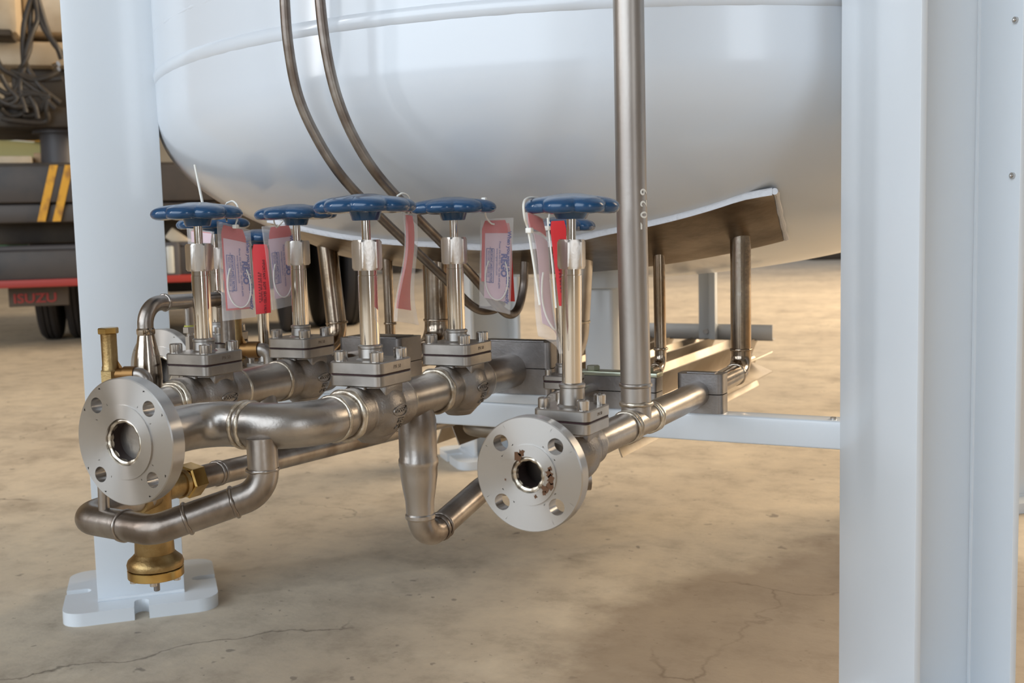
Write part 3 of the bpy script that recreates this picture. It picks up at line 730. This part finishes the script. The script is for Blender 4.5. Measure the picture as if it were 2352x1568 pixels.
# ------------------------------------------------------------ brass fittings
t = thing('pressure_regulator', 'big cast brass regulator hanging upright behind the left flange, stem pointing down', 'regulator', (XD, .950, .22))
b = MB(); b.lathe([(.0, .004), (.001, .0042)], (XD, .95, .22), (0, 0, 1)); b.bm.free(); b = MB()
bx, by = XD, .950
b.lathe([(.262, .0228), (.263, .0232), (.300, .0220), (.336, .0225), (.355, .0250), (.372, .0250), (.385, .018), (.41, .014), (.435, .012)], (bx, by, 0), (0, 0, 1), n=48)
b.build('body', BRASS, t)
b = MB(); b.lathe([(.2525, .0300), (.254, .0325), (.2585, .0330), (.263, .0315), (.267, .0270), (.271, .0232)], (bx, by, 0), (0, 0, 1), n=48); b.build('lower_flange', BRASS, t)
b = MB(); b.lathe([(.2420, .0318), (.2428, .0325), (.2518, .0325), (.2525, .0318)], (bx, by, 0), (0, 0, 1), n=48); b.build('end_cover', BRASSM, t, 'bright machined brass cover')
for k in range(5):
    a = 2*pi*k/5+.35; b = MB(); b.cyl((bx+.026*cos(a), by+.026*sin(a), .2375), (bx+.026*cos(a), by+.026*sin(a), .2425), .0042, n=14); b.build('cover_screw', BOLT, t)
b = MB(); b.cyl((bx, by, .2235), (bx, by, .244), .0036, n=18, ch=.0006); b.build('adjusting_stem', BLOCK, t)
b = MB(); b.cyl((bx, by+.015, .345), (bx, by+.048, .3445), .0165, n=30); b.cyl((bx, by+.044, .3445), (bx, by+.050, .3445), .0185, n=30); b.build('outlet_port', BRASS, t)
b = MB(); b.cyl((bx+.01, by-.010, .345), (bx+.02, by-.045, .345), .0165, n=30); b.build('inlet_port', BRASS, t)
t2 = thing('brass_union', 'hexagonal brass union nut at the near end of the long lower pipe', 'fitting', (bx, 1.0, .3445))
Mx = Matrix.Translation((bx, 0, .3445)) @ Matrix.Rotation(-pi/2, 4, 'X')
b = MB(); hx = [(.0215*cos(pi/3*k+.2), .0215*sin(pi/3*k+.2)) for k in range(6)]
b.prism(hx, 1.003, 1.027, .002, Mx); b.build('hex_nut', BRASSM, t2, angle=20)
b = MB(); b.cyl((bx, .998, .3445), (bx, 1.004, .3445), .0165, n=30); b.build('collar', BRASSM, t2)

def relief(x, y, z, s, label, port_dir):
    t = thing('relief_valve', label, 'relief valve', (x, y, z), 'brass relief valves')
    b = MB(); b.lathe([(-.018*s, .0095*s), (.0, .0105*s), (.008*s, .0105*s), (.010*s, .0098*s), (.052*s, .0098*s)], (x, y, z), (0, 0, 1), n=28); b.build('bonnet', BRASS, t)
    b = MB(); b.prism([(.0128*s*cos(pi/3*k), .0128*s*sin(pi/3*k)) for k in range(6)], z+.050*s, z+.058*s, .001, Matrix.Translation((x, y, 0))); b.build('cap', BRASSM, t)
    b = MB(); b.prism([(.0135*s*cos(pi/3*k+.3), .0135*s*sin(pi/3*k+.3)) for k in range(6)], z-.014*s, z+.004*s, .001, Matrix.Translation((x, y, 0))); b.build('hex_base', BRASS, t, angle=20)
    d = V(port_dir).normalized()
    b = MB(); b.cyl(V((x, y, z-.002)), V((x, y, z-.002))+d*.030*s, .0088*s, n=22); b.cyl(V((x, y, z-.002))+d*.018*s, V((x, y, z-.002))+d*.032*s, .0105*s, n=22)
    v = b.faces([V((x, y, z+.022*s))+d*.006*s+V((0, 0, 0)), V((x, y, z))+d*.020*s, V((x, y, z-.004*s))+d*.004*s], [(0, 1, 2)]); b.build('outlet', BRASSD, t)
    p = V((x, y, z-.002))+d*.032*s
    b = MB(); b.sweep(fillet([p-d*.004, p+d*.014*s, p+d*.014*s+V((0, 0, -.05*s))], .011*s), .0085*s, n=20); b.build('elbow', PIPE, t)
relief(-1.003, .93, .488, .92, 'brass relief valve at the far left in front of the white leg', (.92, .39, 0))
q = at(540, 800, 1.60)
relief(q.x, q.y, q.z, 1.15, 'brass relief valve in the background between the two left valves', (.95, .3, 0))

# ------------------------------------------------------------ bent tubing in front of the tank
def tubing(name, label, pts, r=.0068):
    sp_ = spline([ony(*p) for p in pts], 8)
    t = thing(name, label, 'tube', sp_[0], 'bent tubes in front of the tank')
    b = MB(); b.sweep(sp_, r, n=18); b.build('tube_wall', TUBE, t, angle=50); return sp_, t
def clear(px, py, y):        # keep tubing ahead of the tank skin
    return (px, py, y)
tubing('bent_tube', 'left of two thin grey tubes curving down the tank front and under it', [(652, -120, 1.165), (654, 0, 1.165), (663, 110, 1.17), (685, 220, 1.185), (727, 315, 1.205), (785, 405, 1.235), (865, 490, 1.30), (950, 572, 1.37), (1030, 648, 1.44), (1075, 695, 1.48), (1108, 713, 1.51), (1145, 705, 1.545), (1160, 670, 1.565), (1162, 620, 1.57), (1160, 578, 1.57)])
tubing('bent_tube', 'right of two thin grey tubes curving down the tank front, ending at the plate', [(730, -120, 1.15), (735, 0, 1.15), (750, 120, 1.155), (775, 225, 1.165), (815, 320, 1.185), (870, 405, 1.215), (950, 492, 1.28), (1030, 573, 1.36), (1100, 650, 1.44), (1140, 700, 1.49), (1170, 722, 1.53), (1190, 708, 1.56), (1202, 660, 1.58), (1204, 620, 1.58), (1205, 572, 1.58)])

# ------------------------------------------------------------ finned vaporizer under the tank
vz = .302; vy0, vy1 = 1.79, 2.74
t = thing('finned_vaporizer', 'pale aluminium finned tube coil lying under the tank behind the beam', 'vaporizer', (-.87, 2.25, .25))
for i, fx in enumerate((-.725, -.835, -.945, -1.055)):
    b = MB(); b.cyl((fx, vy0-.05, vz), (fx, vy1+.03, vz), .011, n=18)
    for k in range(8):
        a = 2*pi*k/8 + pi/8; d = V((cos(a), 0, sin(a))); nn = V((-sin(a), 0, cos(a)))
        L = .066
        pf = [(.009, .0011), (.03, .0009), (.045, .0008), (L, .0012)]
        for side in (1,):
            vs = []
            for yy in (vy0, vy1):
                for rr, h in pf: vs.append(V((fx, yy, vz)) + d*rr + nn*h)
                for rr, h in reversed(pf): vs.append(V((fx, yy, vz)) + d*rr - nn*h)
            fs = [(j, (j+1) % 8, (j+1) % 8+8, j+8) for j in range(8)] + [tuple(range(8)), tuple(range(15, 7, -1))]
            b.faces(vs, fs)
    b.build('finned_tube', ALU, t, angle=20)
b = MB(); b.sweep(fillet([(-.835, vy0-.04, vz), (-.835, vy0-.15, vz), (-.945, vy0-.15, vz), (-.945, vy0-.04, vz)], .054, 14), .0112, n=20); b.build('return_bend', ALU, t)
b = MB(); b.sweep(fillet([(-1.055, vy0-.04, vz), (-1.055, vy0-.10, vz), (XD, vy0-.12, vz+.012), (XD, 1.66, .318)], .02, 8), .0112, n=18); b.build('inlet_bend', ALU, t)
b = MB(); b.box((-1.10, 2.70, .358), (-.655, 2.706, .398), .001); b.box((-1.10, 2.70, .358), (-.655, 2.73, .363), .001); b.build('support_bar', mat('grey_bar', (.52, .50, .47), .4, .6), t)
hg = thing('hanger_bracket', 'slim white angle bracket hanging from the tank underside to the vaporizer bar', 'bracket', (-.80, 2.69, .37))
p0 = ony(1628, 783, 2.69)
b = MB(); b.box((p0.x-.026, 2.690, .362), (p0.x+.022, 2.695, tank_z(p0.x, 2.69)+.004), .001); b.box((p0.x+.006, 2.670, .362), (p0.x+.022, 2.695, tank_z(p0.x, 2.69)+.004), .001); b.build('angle_bar', WHITE, hg)
b = MB(); b.cyl((p0.x-.006, 2.684, .380), (p0.x-.006, 2.690, .380), .007, n=6); b.build('bolt', BOLT, hg)
ps = thing('support_post', 'short white square post with a rounded cap plate under the tank middle', 'post', (-.73, 1.80, .36))
b = MB(); b.box((-.762, 1.775, .365), (-.708, 1.829, .542), .006, 3); b.build('tube', WHITE, ps)
b = MB(); b.prism(rsq(.052, .03), .541, tank_z(-.735, 1.80)+.012, .001, Matrix.Translation((-.735, 1.802, 0))); b.build('cap_plate', WHITE, ps)

# ------------------------------------------------------------ tags in bags
def quadmap(c, curl, n=V((0, 0, 0)), wave=0):
    TL, TRr, BR, BL = [at(*p) for p in c]
    nrm = (TRr-TL).cross(BL-TL).normalized()
    if nrm.dot(CAM-TL) < 0: nrm = -nrm
    def f(u, v, wv=0):
        p = TL*(1-u)*(1-v) + TRr*u*(1-v) + BR*u*v + BL*(1-u)*v
        return p + nrm*(curl*sin(pi*u)*(.3+.7*v) + wave*sin(5*v+1.3*u) + wv)
    return f
def sheet(f, u0, u1, v0, v1, w0, w1, m=14, n=22, outline=None, puff=0):
    b = MB(); T, B = [], []
    for i in range(m+1):
        tr, br = [], []
        for j in range(n+1):
            u = u0+(u1-u0)*i/m; v = v0+(v1-v0)*j/n
            if outline: u = outline(u, v)
            e = puff*sin(pi*i/m)*sin(pi*j/n)**.5 if puff else 0
            tr.append(b.bm.verts.new(f(u, v, w1+e))); br.append(b.bm.verts.new(f(u, v, w0-e)))
        T.append(tr); B.append(br)
    for i in range(m):
        for j in range(n):
            b.bm.faces.new((T[i][j], T[i+1][j], T[i+1][j+1], T[i][j+1])); b.bm.faces.new((B[i][j], B[i][j+1], B[i+1][j+1], B[i+1][j]))
    for i in range(m): b.bm.faces.new((T[i][0], B[i][0], B[i+1][0], T[i+1][0])); b.bm.faces.new((T[i][n], T[i+1][n], B[i+1][n], B[i][n]))
    for j in range(n): b.bm.faces.new((T[0][j], T[0][j+1], B[0][j+1], B[0][j])); b.bm.faces.new((T[m][j], B[m][j], B[m][j+1], T[m][j+1]))
    return b
def clip(u, v, v0=.0):       # clipped top corners of a card
    k = max(0, 1-(v-v0)/.09)*.22; return .5+(u-.5)*(1-k)
def tie(f, pts, t, r=.0011, name='zip_tie'):
    b = MB(); b.sweep(spline([at(*p) for p in pts], 8), r, n=8); b.build(name, TIE, t)
def bag_tag(label, c, curl=.004, wave=0, card=(.10, .86, .02, .90), paper=True, text=True, ties=(), knob=None, loop=True, bag=True):
    f = quadmap(c, curl, wave=wave)
    loc = f(.5, 0)
    t = thing('valve_tag', label, 'tag', loc, 'tags tied to the hand wheels')
    if bag:
        b = sheet(f, 0, 1, 0, 1, -.0020, .0022, puff=.0016); b.build('plastic_bag', POLY, t, angle=60)
    u0, u1, v0, v1 = card
    cb = sheet(lambda u, v, w=0: f(u, v, w), u0, u1, v0, v1, -.0008, -.0003, outline=lambda u, v: u0+(clip((u-u0)/(u1-u0), v, v0))*(u1-u0)).build('red_card', RED, t)
    if paper:
        pb = sheet(f, .14, .95, .16, .88, .0000, .0004).build('paper_label', PAPER, t)
        if text:
            W = (f(1, .5)-f(0, .5)).length; Hh = (f(.5, 1)-f(.5, 0)).length
            def tm(uc, vc):
                return lambda x, y, z: f(uc + y/W, vc + x/Hh, .0008+z)
            for s, sz, uc, vc, bo in (('When you want the BEST specify', .0068, .885, .52, .00025), ('REGO', .0112, .74, .50, .0006), ('Phone: 336-449-7707   Fax: 336-449-6594', .0036, .60, .50, .0), ('www.regoproducts.com', .0036, .52, .47, .0),
                                      ('IMPORTANT SAFETY NOTICE', .0034, .35, .51, .0001), ('FAILURE TO FOLLOW THESE INSTRUCTIONS', .0024, .30, .51, 0), ('READ CAREFULLY BEFORE USE', .0026, .25, .5, 0)):
                add_text('printed_text', s, sz, tm(uc, vc), INKB, pb, .0001, bo)
            b = MB()
            def ln(a, bb, wdt=.0004):
                b.sweep([f(a[0]+(bb[0]-a[0])*k/8, a[1]+(bb[1]-a[1])*k/8, .0008) for k in range(9)], wdt, n=5)
            for a, bb in (((.19, .33), (.42, .33)), ((.42, .33), (.42, .70)), ((.42, .70), (.19, .70)), ((.19, .70), (.19, .33))): ln(a, bb)
            b.build('printed_frame', INKB, pb)
    elif text:
        W = (f(1, .5)-f(0, .5)).length; Hh = (f(.5, 1)-f(.5, 0)).length
        for s, sz, uc in (('IMPORTANT  SOFT SEATED VALVE', .0052, .66), ('DO NOT OVER TIGHTEN', .0036, .45), ('* * * * * * * * * * *', .0060, .28)):
            add_text('printed_text', s, sz, (lambda uc: lambda x, y, z: f(uc + y/W, .62 + x/Hh, .0004+z))(uc), INK, cb, .0001)
    if loop:
        b = MB(); b.sweep([f(.52+.36*cos(a), .66+.22*sin(a)*(1.25 if sin(a) < 0 else 1), .0016) for a in [pi*(-.25)+pi*1.5*k/40 for k in range(41)]], .0009, n=7); b.build('coiled_tie', TIE, t)
    for p in ties: tie(f, p, t)
    if knob:
        b = MB(); p = at(*knob); b.box(p-V((.003, .003, .0025)), p+V((.003, .003, .0025)), .001); b.build('tie_lock', TIE, t)
    return t
bag_tag('bagged tag with readable blue print hanging from the front left hand wheel',
        [(499, 508, 1.37), (573, 528, 1.40), (587, 728, 1.40), (513, 737, 1.37)], ties=[[(521, 466, 1.41), (535, 462, 1.40), (546, 475, 1.385), (545, 500, 1.375), (540, 520, 1.368)], [(521, 466, 1.42), (516, 480, 1.43), (521, 508, 1.40)]], knob=(541, 520, 1.366))
bag_tag('bare red card beside the bagged tag of the front left wheel',
        [(578, 561, 1.60), (616, 561, 1.60), (622, 718, 1.60), (587, 722, 1.60)], paper=False, card=(0, 1, 0, 1), loop=False, bag=False, curl=.001)
bag_tag('bagged tag hanging behind the second left valve, partly hidden by its nut',
        [(602, 520, 1.60), (676, 512, 1.63), (676, 700, 1.63), (626, 712, 1.60)], card=(.18, .9, .02, .8), ties=[[(629, 505, 1.58), (630, 512, 1.59), (636, 522, 1.60)], [(650, 508, 1.60), (643, 515, 1.60), (636, 522, 1.60)]])
bag_tag('folded red bagged tag seen nearly edge on under the front centre wheel',
        [(929, 488, 1.235), (946, 492, 1.30), (958, 746, 1.31), (916, 738, 1.225)], card=(.03, .60, .02, .88), paper=False, text=False, loop=False, curl=.006, wave=.004,
        ties=[[(912, 450, 1.235), (925, 444, 1.24), (938, 452, 1.25), (942, 478, 1.26), (936, 492, 1.26)]])
bag_tag('bagged tag with blue print hanging from the rear centre wheel',
        [(1104, 503, 1.44), (1179, 500, 1.45), (1171, 722, 1.45), (1101, 706, 1.44)], card=(.05, .84, .02, .70), curl=.003,
        ties=[[(1113, 462, 1.42), (1115, 480, 1.40), (1116, 497, 1.42), (1127, 512, 1.435), (1136, 515, 1.436)], [(1113, 464, 1.42), (1125, 466, 1.44), (1136, 476, 1.46)]], knob=(1112, 458, 1.42))
bag_tag('bare red card half hidden behind the bagged tag of the rear centre wheel',
        [(1150, 512, 1.475), (1172, 512, 1.49), (1183, 692, 1.49), (1160, 692, 1.475)], paper=False, card=(0, 1, 0, 1), loop=False, bag=False, text=False, curl=.001)
bag_tag('twisted milky bagged tag hanging from the right front wheel',
        [(1206, 488, 1.03), (1246, 510, 1.055), (1288, 812, 1.05), (1246, 770, 1.03)], card=(.05, .95, -.01, .12), text=False, curl=.006, wave=.003,
        ties=[[(1236, 455, 1.06), (1215, 454, 1.035), (1203, 466, 1.01), (1205, 500, 1.01), (1213, 528, 1.02), (1225, 600, 1.02), (1240, 700, 1.02)]], knob=(1216, 529, 1.018))
bag_tag('bare red card with white tie strap behind the right front valve',
        [(1262, 508, 1.27), (1300, 506, 1.27), (1304, 704, 1.27), (1284, 702, 1.27)], paper=False, card=(0, 1, 0, 1), loop=False, bag=False, curl=.001,
        ties=[[(1262, 492, 1.40), (1260, 505, 1.33), (1262, 512, 1.275)], [(1258, 500, 1.24), (1260, 530, 1.24), (1268, 600, 1.24), (1277, 707, 1.24)]], knob=(1257, 524, 1.24))
bag_tag('bagged tag lying flat under the far left background wheel, only its top visible',
        [(431, 524, 1.60), (490, 532, 1.58), (486, 562, 1.58), (434, 560, 1.60)], card=(.12, .95, .1, .5), text=False, loop=False, curl=.002)
b = MB(); b.sweep([at(466, 470, 1.42), at(447, 378, 1.42)], [.0018, .0014], n=8)
tag(b.build('zip_tie', TIE), 'straight white tie tail sticking up from the front left wheel', 'tie')

# ------------------------------------------------------------ truck in the left background
TD = 7.4
g0 = onz(415, 778, 0); dirv = ray(415, 700); dirv.z = 0; dirv.normalize()
loc = CAM + dirv*TD*1.045; loc.z = 0
ryaw = math.atan2(-dirv.x, dirv.y)
tr = thing('crane_truck', 'black crane truck parked behind the left leg with yellow striped bumper', 'truck', loc, local=True, rotz=ryaw)
EX = V((cos(ryaw), sin(ryaw), 0))
def _hit(px, py, y=-.35):
    r = ray(px, py); t = ((loc-CAM).dot(dirv)+y)/r.dot(dirv); return CAM + r*t
def X(px): return (_hit(px, 560)-loc).dot(EX)
def Z(py): return _hit(110, py).z
def tb(name, lo, hi, m, bev=.01, parent=None, label=None, rot=None):
    b = MB(); b.box(lo, hi, bev, 2, rot=rot); return b.build(name, m, parent or tr, label)
bump_ = tb('bumper', (X(-60), -.55, Z(468)), (X(560), -.30, Z(384)), TBLK, .015)
tb('bumper_lower', (X(-60), -.53, Z(512)), (X(500), -.32, Z(470)), TBLK, .015)
b = MB()
for sx in (0, 34):
    for (y0, y1) in ((383, 510),):
        top_, bot_ = (134+sx, 384), (98+sx, 510)
        vs = [V((X(top_[0]), -.556, Z(384))), V((X(top_[0]+18), -.556, Z(384))), V((X(bot_[0]+18), -.556, Z(510))), V((X(bot_[0]), -.556, Z(510)))]
        b.rings([[v+V((0, .008, 0)) for v in vs], vs])
b.build('warning_stripe', YEL, bump_, 'slanted yellow stripes')
tb('under_rail', (X(-60), -.45, Z(642)), (X(560), -.35, Z(574)), TBLK, .015)
b = MB(); b.cyl((X(-60), -.40, Z(570)), (X(560), -.40, Z(570)), .022, n=14); b.build('rail_tube', TGRY, tr)
tb('rail_strip', (X(-60), -.47, Z(657)), (X(560), -.44, Z(640)), TRED, .003)
fl = tb('mud_flap', (X(8), -.30, Z(703)), (X(148), -.29, Z(655)), FLAP, .004)
add_text('flap_lettering', 'ISUZU', .080, lambda x, y, z: V((X(70)+x*1.15, -.305-z, Z(685)+y)), TRED, fl, .001, .002)
def tyre(x0, x1, yc, r, zc):
    b = MB(); wd = x1-x0
    b.lathe([(0, r*.55), (.01, r*.80), (wd*.12, r*.96), (wd*.25, r), (wd*.38, r), (wd*.39, r*.97), (wd*.42, r*.97), (wd*.43, r), (wd*.57, r), (wd*.58, r*.97), (wd*.61, r*.97), (wd*.62, r), (wd*.75, r), (wd*.88, r*.96), (wd-.01, r*.8), (wd, r*.55)], (x0, yc, zc), (1, 0, 0), n=56)
    ty = b.build('tyre', RUBBER, tr, angle=40)
    b = MB(); b.lathe([(.03, r*.54), (.06, r*.5), (.09, r*.25), (wd-.05, r*.25), (wd-.03, r*.55)], (x0, yc, zc), (1, 0, 0), n=32); b.build('rim', TCRM, ty)
for a0, a1 in ((X(48), X(113)), (X(120), X(186)), (X(735), X(795)), (X(802), X(866))): tyre(a0, a1, .35, .49, .49)
for a0, a1 in ((X(640), X(700)),): tyre(a0, a1, -.05, .36, .36)
b = MB(); b.cyl((X(180), .35, .50), (X(740), .35, .50), .075, n=24); b.ball((X(640), .30, .53), .25, (1, .9, 1)); b.build('axle', mat('axle_paint', (.16, .125, .085), .5, noise=((.07, .05, .035), 6, .4, .6, one)), tr)
tb('chassis_frame', (X(-40), -.2, Z(560)), (X(900), 2.6, Z(500)), TDRK, .02)
tb('subframe', (X(370), -.35, Z(470)), (X(520), 1.8, Z(385)), mat('subframe_brown', (.17, .12, .07), .6), .02)
tb('diagonal_brace', (X(372), -.40, Z(600)), (X(520), -.34, Z(570)), TCRM, .01, rot=Matrix.Rotation(radians(38), 3, 'Y'))
tb('green_bracket', (X(-60), .5, Z(575)), (X(22), .6, Z(520)), mat('green_bracket_paint', (.06, .22, .09), .5), .01)
lf = tb('lamp_housing', (X(376), -.47, Z(646)), (X(412), -.41, Z(562)), TGRY, .02)
tb('lamp_lens', (X(381), -.48, Z(636)), (X(398), -.465, Z(572)), GLASS, .008, lf)
tb('crossmember', (X(372), .75, Z(700)), (X(735), .95, Z(560)), TDRK, .02)
tb('deck', (X(-60), -.30, Z(384)), (X(560), 2.2, Z(372)), TDRK, .01)
tb('timber_crate', (X(66), .2, Z(385)), (X(98), .6, Z(335)), CRATE, .004)
tb('grey_locker', (X(-60), .1, Z(372)), (X(66), .5, Z(345)), TCRM, .01)
b = MB(); b.cyl((X(130), .2, Z(384)), (X(130), .2, Z(275)), .115, n=32); b.cyl((X(130), .2, Z(290)), (X(130), .2, Z(265)), .16, n=32); b.build('crane_pedestal', TGRY, tr)
tb('slew_frame', (X(-60), -.05, Z(282)), (X(260), .9, Z(232)), TDRK, .02)
tb('winch_block', (X(20), .25, Z(235)), (X(260), .9, Z(120)), TDRK, .03)
tb('crane_body', (X(-80), .15, Z(125)), (X(300), 1.0, Z(62)), TCRM, .04)
tb('operator_cab', (X(-80), .0, Z(58)), (X(60), 1.0, Z(-160)), TCRM, .05)
tb('crane_boom', (X(60), .2, Z(40)), (X(330), .9, Z(-160)), TCRM, .04)
tb('cab_underside', (X(-80), -.1, Z(68)), (X(46), .9, Z(52)), TDRK, .01)
b = MB(); b.cyl((X(138), -.02, Z(132)), (X(150), -.04, Z(128)), .018, n=14); b.cyl((X(138), -.02, Z(142)), (X(150), -.04, Z(140)), .016, n=14); b.build('chrome_fitting', POL, tr)
random.seed(3)
hoses = [[(106, -40), (80, 30), (72, 90), (70, 140), (58, 190), (70, 250)], [(104, -40), (110, 20), (96, 60), (78, 110), (78, 140), (110, 190), (150, 225)], [(60, 160), (90, 170), (125, 165), (150, 150)],
         [(0, 105), (20, 145), (55, 165), (95, 195), (130, 215)], [(20, 210), (60, 200), (100, 205), (140, 240)], [(0, 190), (30, 205), (50, 190), (60, 165)], [(106, -40), (120, 40), (150, 90), (160, 120)],
         [(10, 240), (30, 255), (60, 250), (70, 235)], [(125, 205), (118, 240), (112, 270), (40, 268), (10, 262)], [(15, 160), (30, 190), (50, 215), (30, 230), (0, 215)],
         [(112, -30), (128, 40), (142, 80), (165, 110)], [(100, -40), (92, 30), (88, 90), (74, 130), (60, 150), (52, 185)], [(40, 150), (70, 160), (110, 170), (160, 168)], [(5, 225), (40, 215), (85, 205), (125, 210)], [(60, 255), (95, 250), (120, 215), (118, 200)], [(80, 210), (92, 235), (96, 262)], [(-5, 235), (20, 228), (48, 236), (80, 232)]]
for h in hoses:
    b = MB(); b.sweep(spline([V((X(x), -.12+.04*random.random(), Z(y))) for x, y in h], 7), .017, n=10); b.build('hose', HOSE, tr)

# ------------------------------------------------------------ far background
def far_box(name, label, cat, px0, px1, py0, py1, d, depth, m, extra=None, lift=0.0):
    p = onz((px0+px1)/2, py1, 0.0); d = (p-CAM).dot(CF); z0 = lift; wdt = (px1-px0)/FPX*d; h = (py1-py0)/FPX*d
    t = thing(name, label, cat, (p.x, p.y, z0), rotz=YAW, local=True)
    b = MB(); b.box((-wdt/2, 0, 0), (wdt/2, depth, h), .02); b.build('frame', m, t)
    if extra: extra(t, wdt, h)
    return t
def legs_x(t, w_, h):
    for s in (-1, 1):
        b = MB(); b.box((s*w_*.35-.05, .1, 0), (s*w_*.35+.05, .3, .12), .01); b.build('foot', TBLK, t)
def wheels_x(t, w_, h):
    for s in (-.6, .6):
        b = MB(); b.lathe([(0, .12), (.02, .2), (.13, .2), (.15, .12)], (s*w_/2, -.02, .2), (0, 1, 0), n=24); b.build('wheel', RUBBER, t)
    b = MB(); b.box((-w_/2, 0, h-.02), (w_/2, .5, h+.25), .02); b.build('tray', mat('rusty_red', (.35, .07, .03), .6), t)
far_box('steel_cradle', 'dark steel cradle on the sunlit floor far away beside the right foreground leg', 'cradle', 1870, 2010, 572, 596, 19, 1.2, TBLK, legs_x)
far_box('trolley', 'distant reddish trolley with black wheels seen under the tank', 'trolley', 880, 960, 590, 628, 15.5, 1.0, TBLK, wheels_x)
far_box('scrap_bin', 'distant brown bin under the tank right of the trolley', 'bin', 985, 1050, 600, 615, 16.5, 1.0, mat('brown_bin', (.30, .13, .05), .7))
